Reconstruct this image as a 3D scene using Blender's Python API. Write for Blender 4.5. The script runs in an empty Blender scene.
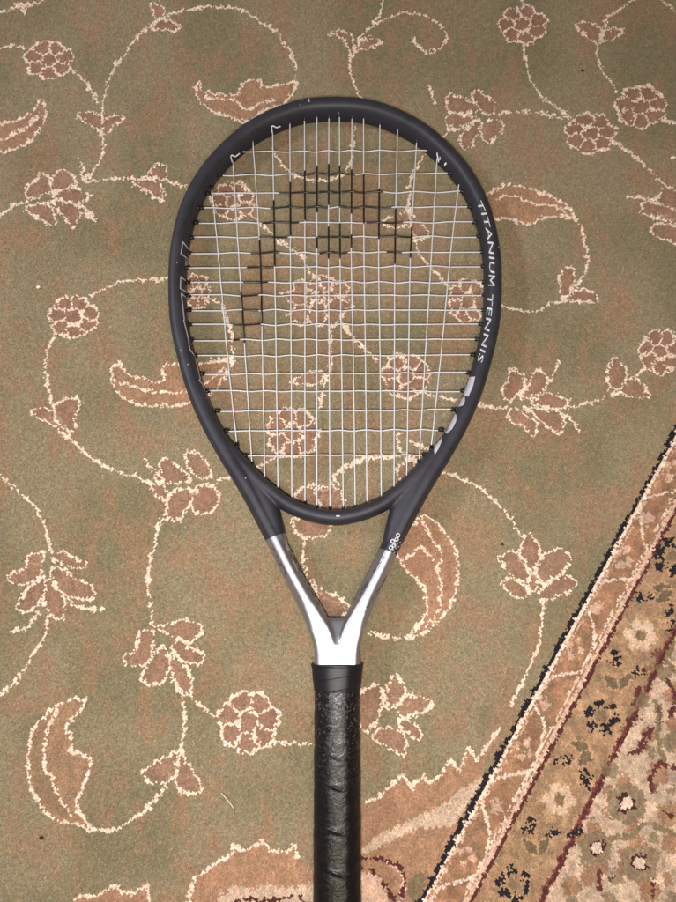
import bpy, bmesh, math, random
import numpy as np
from mathutils import Vector, Matrix
from mathutils.bvhtree import BVHTree
random.seed(7); RNG = np.random.default_rng(11)
S = bpy.context.scene
C = S.collection

# ------------------------------------------------------------------ camera, world, lamps, exposure
CAM_H = 0.522; TH = math.radians(12.7); FPX = 677.0
cam = bpy.data.cameras.new('camera'); camo = bpy.data.objects.new('camera', cam); C.objects.link(camo)
camo.location = (0, 0, CAM_H); camo.rotation_euler = (TH, 0, 0)
cam.sensor_fit = 'VERTICAL'; cam.sensor_height = 24; cam.lens = 24 * FPX / 902.0
cam.clip_start = 0.01; cam.clip_end = 50
S.camera = camo
W = bpy.data.worlds.new('World'); S.world = W; W.use_nodes = True
bg = W.node_tree.nodes['Background']; bg.inputs[0].default_value = (1.0, 0.76, 0.52, 1); bg.inputs[1].default_value = 0.18
def area(name, loc, target, size, power, col):
    l = bpy.data.lights.new(name, 'AREA'); l.shape = 'DISK'; l.size = size; l.energy = power; l.color = col
    o = bpy.data.objects.new(name, l); C.objects.link(o); o.location = loc
    o.rotation_euler = (Vector(target) - Vector(loc)).to_track_quat('-Z', 'Y').to_euler()
    return o
area('window_light', (-0.95, 0.42, 0.92), (0.02, 0.13, 0), 0.17, 8.6, (0.90, 0.95, 1.0))
area('ceiling_lamp', (0.10, -0.38, 0.95), (0.04, -0.05, 0), 0.36, 3.7, (1.0, 0.84, 0.64))
area('phone_flash', (-0.012, -0.050, 0.545), (-0.005, 0.03, 0), 0.03, 2.6, (1.0, 0.975, 0.935))
S.view_settings.view_transform = 'Standard'; S.view_settings.look = 'None'
S.view_settings.exposure = 0; S.view_settings.gamma = 1; S.view_settings.use_curve_mapping = False

# ------------------------------------------------------------------ helpers
ct, st = math.cos(TH), math.sin(TH)
def ray(px, py):
    u = (px - 338.0) / FPX; v = (451.0 - py) / FPX
    return Vector((u, v * ct + st, v * st - ct))
def at(px, py, z=0.0):
    d = ray(px, py); t = (z - CAM_H) / d.z
    return Vector((d.x * t, d.y * t, z))
def proj(X, Y, Z=0.0):
    dz = Z - CAM_H
    dep = Y * st - dz * ct; up = Y * ct + dz * st
    return 338 + FPX * X / dep, 451 - FPX * up / dep
def lin(c):
    return tuple(((x / 255) / 12.92 if x / 255 <= .04045 else ((x / 255 + .055) / 1.055) ** 2.4) for x in c)
def link(name, me, mat=None, parent=None, loc=None):
    o = bpy.data.objects.new(name, me); C.objects.link(o)
    if mat and me: me.materials.append(mat)
    if parent: o.parent = parent
    if loc is not None: o.location = loc
    return o
def mesh(name, verts, faces, smooth=True):
    me = bpy.data.meshes.new(name); me.from_pydata([tuple(v) for v in verts], [], faces); me.update()
    if smooth: me.polygons.foreach_set('use_smooth', [True] * len(me.polygons))
    return me
def material(name, col=(.5, .5, .5), rough=.5, metal=0.0, spec=.5):
    m = bpy.data.materials.new(name); m.use_nodes = True
    b = m.node_tree.nodes['Principled BSDF']
    b.inputs['Base Color'].default_value = (*col, 1); b.inputs['Roughness'].default_value = rough
    b.inputs['Metallic'].default_value = metal; b.inputs['Specular IOR Level'].default_value = spec
    return m, m.node_tree, b
def node(nt, t, **k):
    n = nt.nodes.new(t)
    for a, v in k.items(): setattr(n, a, v)
    return n
def noise_node(nt, scale, detail=3, rough=.6, coord='Object', vscale=None):
    tc = node(nt, 'ShaderNodeTexCoord'); n = node(nt, 'ShaderNodeTexNoise')
    n.inputs['Scale'].default_value = scale; n.inputs['Detail'].default_value = detail; n.inputs['Roughness'].default_value = rough
    if vscale:
        mp = node(nt, 'ShaderNodeMapping'); mp.inputs['Scale'].default_value = vscale
        nt.links.new(tc.outputs[coord], mp.inputs[0]); nt.links.new(mp.outputs[0], n.inputs['Vector'])
    else: nt.links.new(tc.outputs[coord], n.inputs['Vector'])
    return n
def ramp(nt, src, stops):
    r = node(nt, 'ShaderNodeValToRGB'); e = r.color_ramp.elements
    while len(e) < len(stops): e.new(.5)
    for i, (p, c) in enumerate(stops): e[i].position = p; e[i].color = (*c, 1) if len(c) == 3 else c
    nt.links.new(src, r.inputs[0]); return r
def bump(nt, b, src, strength, dist):
    n = node(nt, 'ShaderNodeBump'); n.inputs['Strength'].default_value = strength; n.inputs['Distance'].default_value = dist
    nt.links.new(src, n.inputs['Height']); nt.links.new(n.outputs[0], b.inputs['Normal']); return n
def catmull(P, n=12):
    P = [np.array(p, float) for p in P]; P = [2 * P[0] - P[1]] + P + [2 * P[-1] - P[-2]]
    out = []
    for i in range(1, len(P) - 2):
        for k in range(n):
            t = k / n
            out.append(.5 * ((2 * P[i]) + (-P[i-1] + P[i+1]) * t + (2*P[i-1] - 5*P[i] + 4*P[i+1] - P[i+2]) * t*t + (-P[i-1] + 3*P[i] - 3*P[i+1] + P[i+2]) * t**3))
    out.append(P[-2]); return out
def resample(P, step):
    P = np.array(P); d = np.r_[0, np.cumsum(np.linalg.norm(np.diff(P, axis=0), axis=1))]
    n = max(2, int(d[-1] / step) + 1); s = np.linspace(0, d[-1], n)
    return np.stack([np.interp(s, d, P[:, i]) for i in range(P.shape[1])], 1)

# ------------------------------------------------------------------ THE CARPET: pattern laid out as a colour map, then one tuft per knot
X0, Y0, X1, Y1 = -70, -50, 746, 962; K = 2
GW, GH = (X1 - X0) * K, (Y1 - Y0) * K
def vnoise(w, h, cell, seed, sx=1.0, sy=1.0):
    r = np.random.default_rng(seed); nx, ny = int(w / cell / sx) + 3, int(h / cell / sy) + 3
    g = r.random((ny, nx)); xs = np.linspace(0, nx - 1.001, w); ys = np.linspace(0, ny - 1.001, h)
    xi = xs.astype(int); yi = ys.astype(int); fx = xs - xi; fy = ys - yi
    fx = fx*fx*(3-2*fx); fy = fy*fy*(3-2*fy); xj = np.minimum(xi+1, nx-1); yj = np.minimum(yi+1, ny-1)
    a = g[np.ix_(yi, xi)]*(1-fx) + g[np.ix_(yi, xj)]*fx; b = g[np.ix_(yj, xi)]*(1-fx) + g[np.ix_(yj, xj)]*fx
    return a*(1-fy)[:, None] + b*fy[:, None]
def sm(x, a, b): t = np.clip((x-a)/(b-a), 0, 1); return t*t*(3-2*t)
def dye(*c):
    v = np.array(lin(c)); return v
GREEN = dye(144, 131, 107); GREEN2 = dye(131, 121, 96); RUST = dye(158, 122, 98)
CREAM = dye(234, 213, 197); ROSE = dye(150, 117, 99); TAN = dye(163, 128, 104)
ORANGE = dye(160, 122, 97); BLACK = dye(38, 34, 40); RED = dye(112, 62, 60)
PINK = dye(206, 175, 157); OLIVE = dye(130, 112, 88); SAND = dye(170, 138, 110)
IVORY = dye(196, 172, 152); BROWN = dye(152, 113, 86)
n1 = vnoise(GW, GH, 46, 1, .8, 1.3); n2 = vnoise(GW, GH, 15, 2, .8, 1.6); n3 = vnoise(GW, GH, 120, 3); n4 = vnoise(GW, GH, 5, 4); n5 = vnoise(GW, GH, 170, 5)
n6 = vnoise(GW, GH, 30, 6, .5, 2.2)
bl = sm(.42*n1 + .23*n2 + .2*n4 + .15*n6, .46, .67)*.5
img = GREEN*(1-sm(n3, .3, .8))[..., None] + GREEN2*sm(n3, .3, .8)[..., None]
img = img*(1-bl)[..., None] + RUST*bl[..., None]
wob = vnoise(GW, GH, 9, 21)*.75 + vnoise(GW, GH, 4.5, 22)*.45      # ragged, beaded line edges
YY, XX = np.mgrid[0:GH, 0:GW]; PXX = XX/K + X0; PYY = YY/K + Y0
def pscale(y): return .84 + (y - 0)/902*.46
def window(pts, pad):
    a = np.array(pts); x0 = max(0, int((a[:,0].min()-pad-X0)*K)); x1 = min(GW, int((a[:,0].max()+pad-X0)*K)+1)
    y0 = max(0, int((a[:,1].min()-pad-Y0)*K)); y1 = min(GH, int((a[:,1].max()+pad-Y0)*K)+1)
    return slice(y0, y1), slice(x0, x1)
def line(pts, hw=1.2, col=CREAM, smooth=True, wobble=1.0, closed=False):
    P = list(pts) + ([pts[0]] if closed else [])
    if smooth and len(P) > 2: P = catmull(P, 5)
    P = np.array(P, float)
    ws = window(P, 8)
    if ws[0].stop <= ws[0].start or ws[1].stop <= ws[1].start: return
    D = np.full((ws[0].stop-ws[0].start, ws[1].stop-ws[1].start), 99.0); SA = np.zeros_like(D); s0 = RNG.uniform(0, 9)
    for a, b in zip(P[:-1], P[1:]):
        w2 = window([a, b], 6)
        if w2[0].stop <= w2[0].start or w2[1].stop <= w2[1].start: continue
        x = PXX[w2]; y = PYY[w2]; d = b-a; L = max(d@d, 1e-9)
        t = np.clip(((x-a[0])*d[0] + (y-a[1])*d[1])/L, 0, 1)
        dd = np.hypot(x-a[0]-t*d[0], y-a[1]-t*d[1])
        sy = slice(w2[0].start-ws[0].start, w2[0].stop-ws[0].start); sx = slice(w2[1].start-ws[1].start, w2[1].stop-ws[1].start)
        nr = dd < D[sy, sx]; D[sy, sx][nr] = dd[nr]; SA[sy, sx][nr] = (s0 + t*math.sqrt(L))[nr]; s0 += math.sqrt(L)
    sc_ = pscale(PYY[ws]); bead = np.abs(np.sin(SA/sc_*.72 + 2.5*(n2[ws]-.5)))**.7
    m = D < hw*sc_*(.52 + .62*bead + wobble*(wob[ws]-.6)*1.25)
    img[ws][m] = (col*.93*(.80 + .27*bead[m])[:, None]) if bead.size else col
def fill(pts, col, smooth=True, rag=0.0, soft=1.0):
    P = catmull(list(pts)+[pts[0]], 5) if smooth else list(pts)+[pts[0]]
    ws = window(P, 2)
    if ws[0].stop <= ws[0].start or ws[1].stop <= ws[1].start: return
    x = PXX[ws] + rag*(wob[ws]-.6)*8; y = PYY[ws] + rag*(n4[ws]-.5)*8
    ins = np.zeros(x.shape, bool)
    for (ax, ay), (bx, by) in zip(P[:-1], P[1:]):
        if ay == by: continue
        ins ^= ((ay > y) != (by > y)) & (x < (bx-ax)*(y-ay)/(by-ay)+ax)
    img[ws][ins] = img[ws][ins]*(1-soft) + np.array(col)*soft*(.86 + .28*n2[ws][ins])[:, None]
def Z(ox, oy, s): return lambda *p: [(ox + p[i]/s, oy + p[i+1]/s) for i in range(0, len(p), 2)]
def petal(pts, col=ROSE):
    fill(pts, col*RNG.uniform(.92, 1.12), soft=.74)
    c0 = np.mean(np.array(pts), 0); fill([tuple(c0 + (np.array(p)-c0)*.5) for p in pts], col*1.16, rag=.5, soft=.5)
    line(pts, closed=True, hw=1.02)
def rosette(cx, cy, rx, ry, rot=0.0):
    ring = [(cx+rx*math.cos(a), cy+ry*math.sin(a)) for a in np.linspace(0, 2*math.pi, 24, endpoint=False)]
    fill(ring, ROSE, soft=.9)
    n = 7; sc = []
    for i in range(n):
        a0 = rot + 2*math.pi*i/n
        for k in range(7):
            a = a0 + 2*math.pi*k/7/n; r = .90 + .13*math.sin(math.pi*k/7)
            sc.append((cx+rx*r*math.cos(a), cy+ry*r*math.sin(a)))
        line([(cx+rx*.36*math.cos(a0), cy+ry*.36*math.sin(a0)), (cx+rx*.62*math.cos(a0+.1), cy+ry*.62*math.sin(a0+.1)), (cx+rx*.9*math.cos(a0), cy+ry*.9*math.sin(a0))], hw=1.0)
    line(sc, closed=True, smooth=False, hw=1.12)
    line([(cx+rx*.36*math.cos(a), cy+ry*.36*math.sin(a)) for a in np.linspace(0, 2*math.pi, 10)], hw=1.05)
R = rosette
# -- top left
A = Z(0, 0, 2.939)
line(A(665,18,600,15,550,25,500,40,460,60,420,90,385,125,360,160,335,190,315,240,303,290,298,330,300,390,303,440,270,500,240,530))
line(A(200,195,230,215,255,250,285,295)); line(A(0,35,40,15,80,10,120,0)); line(A(0,135,40,133,75,138), hw=1.0)
petal(A(60,22,85,5,70,30)); petal(A(440,80,470,55,510,60,530,75,500,85)); petal(A(445,0,470,10,485,30,455,50))
R(48.3, 58.5, 23.5, 19, .2)
c = A(0,365,40,350,80,335,105,310,115,292,130,300,128,350,110,385,80,415,40,435,-30,440,-60,400); fill(c, TAN, soft=.75); line(c, closed=True); line(A(-10,410,40,390,80,365,115,330))
petal(A(298,390,270,370,250,350,225,338,240,325,275,325,298,345)); petal(A(300,390,320,380,340,360,368,340,350,330,320,340,300,350))
for p in [(80,580,78,545,105,525,115,503,150,525,145,560,110,575), (150,560,150,525,185,492,205,505,220,535,190,555), (150,575,200,545,240,560,262,568,235,595,200,590),
          (150,585,210,595,250,615,275,645,240,625,215,665,180,630), (145,590,90,600,75,620,120,640,150,660,160,645)]: petal(A(*p))
line(A(240,530,240,490,232,465)); line(A(240,600,265,630,280,655)); line(A(80,590,40,600,0,628,-40,640)); line(A(240,530,300,525,350,520,400,525,430,520))
petal(A(400,525,430,510,460,480,485,490,480,520,440,520)); petal(A(390,535,430,560,470,588,478,560,460,530,430,520)); line(A(480,520,510,535,550,548,600,560))
up = [(198,81),(204,90),(218,92),(237,93),(240,84),(249,80),(258,80),(264,85),(281,83),(295,82)]; lo = [(290,95),(282,103),(262,110),(247,121),(232,117),(216,112),(203,104),(196,92)]
fill(up+lo, TAN, soft=.9); line(up+lo, closed=True); line([(204,95),(220,97),(233,98),(245,109),(258,102),(274,98)])
# -- top middle
B = Z(220, 0, 2.939)
line(B(0,18,50,22,90,40,130,65,165,90,195,130,215,165,222,210,218,250,195,300))
line(B(480,-20,465,40,445,70,420,100,395,140,385,170,385,220,400,260,415,290))
petal(B(320,95,345,85,375,95,395,130,385,160,370,125,345,105)); petal(B(395,145,420,115,450,105,475,120,430,140))
line(B(445,70,490,50,540,33,600,42,645,65,665,95,660,125,620,148,590,140,570,120,565,105))
line(B(150,430,190,490,230,515,270,525,320,525,360,510,380,480,388,430,395,370))
B2 = Z(330, 90, 3.756)
line(B2(390,190,360,235,330,280,300,330,300,400,290,440,320,560,330,600,370,650,410,700,450,740))
petal(B2(190,490,240,470,290,450,300,500,240,510)); petal(B2(300,440,320,480,370,530,340,560,310,530))
R(467, 300, 18, 22, .5); R(232, 200, 21, 19, .1); R(196, 291, 13, 17, .4)
A2 = Z(160, 90, 3.756)
line(A2(340,470,400,520,460,570,520,610,560,670)); line(A2(170,770,230,800,250,870,265,900,270,960,272,1010))
# -- top right
D = Z(446, 0, 2.939)
R(522.5, 23.5, 24, 18.5); R(590.6, 132, 25, 20, .3); R(641, 105.5, 25, 21, .15)
line(D(225,10,220,-20)); line(D(222,120,230,170,250,230,290,285,330,315,370,340)); line(D(155,330,200,325,260,325,310,335,360,345))
line(D(490,410,540,445,590,490,630,530,660,560)); line(D(500,265,470,220,445,170,445,130,460,80,480,45,520,15,560,-10)); line(D(640,345,676,358,720,380)); line(D(620,-10,676,28,710,40))
petal(D(445,130,410,100,385,72,410,60,440,70,455,95)); petal(D(455,120,490,110,525,88,490,80,465,85))
for p in [(145,325,140,295,95,262,75,275,95,310,110,330), (100,320,60,290,10,275,5,320,60,330), (90,340,20,330,0,345,5,370,50,370), (85,350,50,390,40,425,70,430,90,390,105,360), (105,355,100,390,130,415,165,375,150,345)]: petal(D(*p))
line(D(-30,300,-40,270,-50,250)); line(D(20,370,-10,400,0,420)); 
c = D(100,580,160,545,210,542,260,555,310,575,360,605,380,635,340,630,290,635,250,655,215,650,190,640,150,640,120,620); fill(c, TAN, soft=.9); line(c, closed=True); line(D(150,580,200,575,260,595,310,600,350,615))
line(D(380,630,400,676,410,725,415,780,395,825,350,875,300,895,240,915,170,900))
petal(D(640,550,690,560,740,600,720,640,650,640,610,600)); petal(D(580,590,575,625,620,635,676,655,720,640,640,600)); petal(D(600,676,620,655,676,662,740,690,720,720,640,700)); line(D(535,575,580,580,620,585,640,550))
# -- left middle
E = Z(0, 225, 2.939)
R(72.5, 316, 24.5, 20.5, .1)
line(E(265,210,300,185,350,165,420,158,490,155,520,150)); line(E(160,310,140,360,130,430,148,500,155,540)); line(E(150,560,180,610,220,640,260,676))
petal(E(155,545,120,535,90,550,130,570,160,590,200,620,175,570)); petal(E(155,540,185,510,235,510,220,560,215,600,190,600,165,570))
c = E(345,400,370,430,420,450,480,455,475,420,500,405,560,410,620,400,680,392,660,440,620,490,560,512,540,525,480,530,420,525,370,510,335,480,325,430); fill(c, TAN, soft=.85); line(c, closed=True)
line(E(335,455,380,470,440,485,500,490,560,480,620,450,660,410))
# -- right middle
F = Z(446, 225, 2.939)
petal(F(340,215,335,160,345,125,375,130,380,170,360,200)); petal(F(370,195,410,185,440,205,445,230,410,220,350,220))
for p in [(190,520,165,490,185,450,190,420,225,440,230,480,200,505), (215,505,250,460,262,420,295,440,290,480,250,505), (250,520,300,490,360,515,330,540,270,530), (190,530,185,570,230,590,255,615,265,580,220,545), (230,535,270,565,330,612,350,575,330,545,270,540)]: petal(F(*p))
line(F(290,480,315,440,330,400)); line(F(330,545,370,570,390,605)); line(F(185,535,150,535,60,525)); line(F(350,535,400,525,450,510,500,490)); line(F(540,450,590,420,610,410))
petal(F(480,480,475,440,490,390,515,400,530,430,525,470)); petal(F(500,490,540,450,575,465,598,500,550,505))
R(661, 351, 21, 22, .2)
# -- left lower
G = Z(0, 450, 2.939)
line(G(-60,30,0,75,40,110,90,155,120,200,140,260,145,295))
for p in [(130,300,85,305,70,345,30,365,30,390,75,395,110,370,125,330), (125,370,90,400,45,455,70,475,110,450,130,400), (135,380,125,440,150,485,185,490,185,440,160,400), (145,350,180,345,220,380,270,400,265,440,200,430,160,390), (150,300,190,300,250,335,235,350,190,335,155,320)]: petal(G(*p))
line(G(190,435,240,465,300,465)); line(G(110,480,75,520,35,530)); line(G(140,490,125,550,90,605,45,676,20,700,-20,735))
line(G(240,0,290,35,350,65,410,80,445,100))
for p in [(440,100,450,130,490,145,480,100), (450,85,470,60,470,30,500,30,540,60,560,85,510,95), (550,50,545,5,580,10,615,50,620,80,590,80), (570,110,560,160,575,185,610,185,640,150,630,110,600,100), (490,200,490,150,520,115,560,115,575,120,545,170,525,205)]: petal(G(*p))
line(G(420,20,440,50,475,80)); line(G(620,100,676,75,760,60)); line(G(490,200,465,215,455,280,435,340,435,420,445,480,447,515))
for p in [(450,520,500,510,540,500,595,520,570,560,520,555), (520,560,560,580,600,605,575,630,540,620,500,580), (450,530,405,535,400,580,360,610,370,630,420,630,450,580), (470,575,440,620,415,670,440,690,480,680,495,640,490,590), (500,590,500,640,520,705,555,720,560,660,520,610)]: petal(G(*p))
H = Z(0, 672, 2.939)
line(H(500,20,540,60,590,100,635,135,670,145)); line(H(535,60,540,120,540,180,530,230,500,300,470,360,420,410,370,445,320,465,270,460,235,420,220,400))
c = H(255,85,215,78,180,90,140,120,100,160,82,210,80,280,90,340,120,400,160,435,220,450,270,465,240,430,225,390,245,330,265,270,240,240,205,235,210,200,195,160,220,125); fill(c, TAN, soft=.8)
fill(H(130,150,95,200,90,290,110,360,150,410,200,430,165,360,140,300,125,280,130,220), OLIVE, soft=.5)
line(c, closed=True); line(H(170,110,140,160,130,220,125,280,150,310,165,360,195,400,210,430))
petal(H(530,230,480,250,440,275,415,300,440,325,490,325,515,290)); petal(H(530,230,550,270,595,345,560,358,525,345,515,310))
c = H(210,690,230,660,280,665,310,640,340,625,350,645,385,655,430,630,440,690,440,760,210,760); fill(c, TAN, rag=.3); line(c, smooth=False)
J = Z(150, 672, 2.939)
R(248, 722, 30, 31, .25); line(J(370,205,420,212,475,212,540,210))
c = J(90,720,110,676,130,600,160,590,190,560,240,540,245,510,270,530,330,495,350,525,400,530,425,505,430,550,475,580,560,560,560,860,90,860); fill(c, TAN*1.05, smooth=False, rag=.2); line(c[:13], smooth=False)
fill(J(180,760,200,660,230,630,300,640,350,620,400,640,480,620,560,620,560,860,180,860), IVORY, smooth=False, rag=.6)
line(J(230,700,270,672,330,676,380,668,430,665,470,690), hw=1.3, col=RED*.6, wobble=2.2)
M = Z(340, 672, 2.939)
for p in [(90,35,120,50,120,110,95,165,60,165,45,100,60,60), (135,100,140,40,165,10,190,50,180,80,150,105), (165,100,200,70,260,80,265,100,240,120,180,130), (165,140,200,140,235,170,240,195,210,185,175,160), (110,170,150,165,190,190,190,250,165,235,130,215,95,190)]: petal(M(*p))
o_ = M(65,390,110,370,150,335,180,305,210,340,245,300,260,330,300,300,330,255,350,290,375,220,400,260,440,205,470,170)
fill([(340,800)] + o_ + M(300,560,200,760,-20,760), TAN*1.02, smooth=False, rag=.25); line(o_, smooth=False)
fill(M(20,560,110,480,200,440,300,390,360,340,430,310,370,400,330,450,270,460,230,460,180,480,130,510), IVORY*.98, smooth=False, rag=.45)
fill(M(30,540,100,545,160,565,190,600,180,680,120,760,0,760), PINK, rag=.2)
fill(M(30,550,100,550,150,570,178,610,165,690,150,690,130,630,105,600,40,580), TAN)
line(M(30,548,100,545,160,565,190,605,178,676), col=RED*.7, hw=1.2, wobble=1.8); line(M(40,580,75,580,110,600,140,640,165,690), col=RED*.7, hw=1.2, wobble=1.8)
fill(M(200,640,215,600,250,590,245,640,220,690), OLIVE); 
fill(M(395,150,430,90,450,100,445,150,420,190,400,190), GREEN2*.95, soft=.5, rag=.5)
# -- right lower field
N = Z(446, 420, 2.939)
line(N(-60,140,0,155,60,175,120,215,180,275,220,340))
for p in [(230,340,215,400,245,440,275,410,270,360,245,335), (155,405,185,385,220,395,245,440,230,470,190,455), (160,480,190,465,235,490,240,520,200,515), (265,455,275,410,330,375,365,405,335,450,290,475), (270,510,300,475,345,455,388,480,350,510,290,530), (245,460,265,450,270,490,245,500)]: petal(N(*p))
line(N(285,530,285,590,270,676)); line([(538,650),(527,672),(519,690),(510,706)])
c = [(423,514),(435,522),(446,532),(456,549),(458,570),(456,590),(446,610),(430,628),(410,638),(418,625),(427,608),(424,590),(414,576),(405,568),(398,556),(400,540),(412,525)]
fill(c, TAN); line(c, closed=True); line([(370,632),(392,638),(412,638)]); line([(420,519),(428,532),(438,548),(441,556),(438,570),(441,590),(437,612),(425,627)]); line([(404,560),(418,548),(427,552),(434,562)])
# -- seen through the strings and the throat
Q = Z(220, 420, 2.939)
petal(Q(220,220,240,200,280,190,300,220,280,260,230,250)); petal(Q(300,215,330,200,355,240,340,270,300,260)); petal(Q(210,290,225,335,270,345,310,340,325,300,270,280))
line(Q(355,180,330,170,380,130,440,110,520,105)); line(Q(250,345,245,400,255,460,290,510,350,540,380,555)); petal(Q(270,465,300,500,350,520,380,550,365,570,330,585,300,560,280,500))
R(293, 432, 26, 25, .3); line(Q(-10,172,30,165,100,135,140,120,170,95))
T = Z(220, 200, 2.939)
for p in [(250,230,220,240,210,270,180,270,230,310,250,290), (265,230,300,215,330,235,310,270,270,270), (330,230,370,245,375,270,340,280), (270,290,260,340,280,370,310,350,300,300), (320,290,310,340,340,370,360,330,390,310,350,285), (240,300,205,330,210,350,250,360,260,320)]: petal(T(*p))
line(T(260,210,300,250,310,330)); line(T(350,340,380,390,420,430,460,470)); line(T(325,370,325,440,320,500,305,550,290,610)); R(405.5, 375, 24, 22.5, .1); line(T(610,570,676,580,760,600)); petal(T(205,530,250,510,300,500,300,530,240,540))
U = Z(330, 320, 3.756)
line(U(-10,640,20,575,60,545,120,520,200,512,260,510)); line(U(255,430,260,480,300,510,330,530)); petal(U(250,560,260,600,300,600,320,540,290,520)); line(U(300,455,350,470,400,500)); petal(U(-60,640,0,620,45,650,50,710,-20,715))
# -- the border, running down the right
def L(p0, p1, off=0.0):
    (ax, ay), (bx, by) = p0, p1; t0 = (-80-ay)/(by-ay); t1 = (990-ay)/(by-ay)
    return [(ax+(bx-ax)*t0+off, -80), (ax+(bx-ax)*t1+off, 990)]
l0 = ((676,430),(420,902)); l1 = ((676,509),(476,891)); l2 = ((676,630),(541,902)); far = [(1200,990),(1200,-80)]
bo = ORANGE; 
fill(L(*l0)+far, bo, smooth=False)
mm = window(L(*l0)+[(746,0)], 0); 
fill(L(*l1)+far, SAND, smooth=False)
fill(L(*l2)+far, IVORY*.97, smooth=False)
stripe = (PXX > np.interp(PYY, [-80, 990], [L(*l0)[0][0], L(*l0)[1][0]]))
mot = (vnoise(GW, GH, 13, 31)-.5)*.55 + 1
img[stripe] *= mot[stripe][:, None]
g2 = (vnoise(GW, GH, 18, 32) > .62) & stripe & (PXX < np.interp(PYY, [-80, 990], [L(*l2)[0][0], L(*l2)[1][0]]))
img[g2] = img[g2]*.6 + OLIVE*.4
vine = [(735,398),(700,405),(688,425),(692,448),(696,465),(683,487),(676,491),(647,497),(640,508),(643,536),(647,553),(640,570),(630,578),(599,583),(588,602),(593,622),(595,640),(586,661),(580,671),(552,677),(540,694),(534,703),(544,723),(542,742),(536,760),(530,771),(497,779),(483,798),(486,818),(490,835),(484,860),(476,876),(442,888),(430,905),(432,925)]
line(vine, hw=1.15, col=CREAM*.92)
def blob(x, y, r, col, rag=.6): soft_ = .8 if np.mean(col) > .04 else 1.0; fill([(x+r*math.cos(a), y+r*math.sin(a)) for a in np.linspace(0, 6.283, 9)[:-1]], col, rag=rag, soft=soft_)
for i, (x, y) in enumerate([(673,470),(648,518),(624,557),(597,607),(575,648),(545,704),(524,750),(497,807),(466,856),(440,912)]):
    if i % 2 == 0:
        for a in range(4): blob(x+7*math.cos(a*1.571+.5), y+8*math.sin(a*1.571+.5), 3.9, PINK)
        blob(x, y, 3, OLIVE)
    else: blob(x, y, 7, PINK*.95, 1.0)
line(L(*l0, 4.2), hw=1.7, col=CREAM, smooth=False, wobble=.5); line(L(*l0), hw=1.9, col=BLACK, smooth=False, wobble=.8); line(L(*l0, 9), hw=.7, col=PINK, smooth=False, wobble=1.6)
line(L(*l1, -3.6), hw=1.9, col=PINK*1.1, smooth=False, wobble=.5); line(L(*l1, -9), hw=.8, col=CREAM*.9, smooth=False, wobble=1.6); line(L(*l1, 1), hw=1.5, col=RED*.7, smooth=False, wobble=.7)
line(L(*l2), hw=2.5, col=RED*1.35, smooth=False, wobble=.9); line(L(*l2, 1), hw=1.6, col=RED*.7, smooth=False, wobble=2.6); line(L(*l2, 8), hw=1.4, col=PINK, smooth=False)
def ringflower(x, y, r):
    for a in range(6): blob(x+r*.95*math.cos(a*1.047+.3), y+r*1.0*math.sin(a*1.047+.3), r*.36, BLACK*1.1, 1.2)
    blob(x, y, r*.62, SAND, .2); blob(x, y, r*.42, OLIVE)
for x, y in [(672,556),(602,716),(514,885)]: ringflower(x, y, 14)
for x, y in [(641,635),(559,800),(722,480)]:
    for a in range(6): blob(x+11*math.cos(a*1.047+.2), y+11.5*math.sin(a*1.047+.2), 5.8, IVORY*1.2, .25)
    blob(x, y, 4.8, OLIVE*.85)
def leafpair(x, y, a0, a1):
    for a in (a0, a1):
        t = math.radians(a); cx, cy = math.cos(t), math.sin(t)
        pts = [(x, y), (x+10*cx-6*cy, y+10*cy+6*cx), (x+23*cx, y+23*cy), (x+10*cx+6*cy, y+10*cy-6*cx)]
        fill(pts, OLIVE*.8); line(pts, closed=True, hw=.8, col=SAND*1.25)
leafpair(675, 590, 190, 150); leafpair(592, 750, 200, 130); leafpair(538, 856, 230, 300); leafpair(619, 691, 230, 300)
for x, y, rx, ry in [(646,598,8,4),(671,618,4,11),(563,758,9,5),(585,779,4,11),(614,659,6,9),(529,823,6,9),(642,670,9,4),(560,834,11,4),(576,833,7,3)]:
    for k in range(7): blob(x+RNG.uniform(-rx, rx), y+RNG.uniform(-ry, ry), 2.4, BLACK*1.1, 1.3)
# beyond the red line
for x, y, r in [(627,804,20),(597,848,17),(640,863,19),(690,700,18),(668,940,18)]:
    blob(x-2, y-r*1.1, r*.42, BROWN*1.1, .9); blob(x-r*.9, y-r*.55, r*.32, BROWN, .9); blob(x+r*.3, y+r*1.15, r*.4, BROWN*.9, .9)
    blob(x, y, r*1.02, OLIVE*1.0, .7); blob(x, y, r*.46, RED*.45, .9); blob(x, y, r*.33, CREAM, .3)
for x, y, r, c_ in [(668,814,12,BROWN),(672,842,11,BROWN),(658,774,12,BROWN),(592,876,11,BROWN),(572,886,10,BROWN),(650,893,11,BROWN),(617,880,7,OLIVE),(676,740,13,OLIVE),(648,735,7,BROWN),(640,700,9,OLIVE),(665,672,9,OLIVE),(672,695,7,BROWN),(610,770,8,OLIVE),(610,900,8,OLIVE)]: blob(x, y, r, c_, .9)
for p in [[(668,680),(676,696),(672,716)],[(640,745),(650,732),(660,722)],[(627,754),(640,750),(650,738)],[(661,763),(650,778),(654,790)],[(664,812),(672,818)],[(600,870),(599,890)],[(655,880),(654,898)],[(640,690),(634,704)],[(668,765),(676,768)]]: line(p, hw=1.7, col=RED*.85, wobble=2)
for p in [[(612,838),(630,836),(648,824),(676,834)],[(657,702),(659,740),(664,760)],[(676,640),(668,660),(676,672)]]: line(p, hw=2.2, col=OLIVE*1.2, wobble=1)

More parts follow.
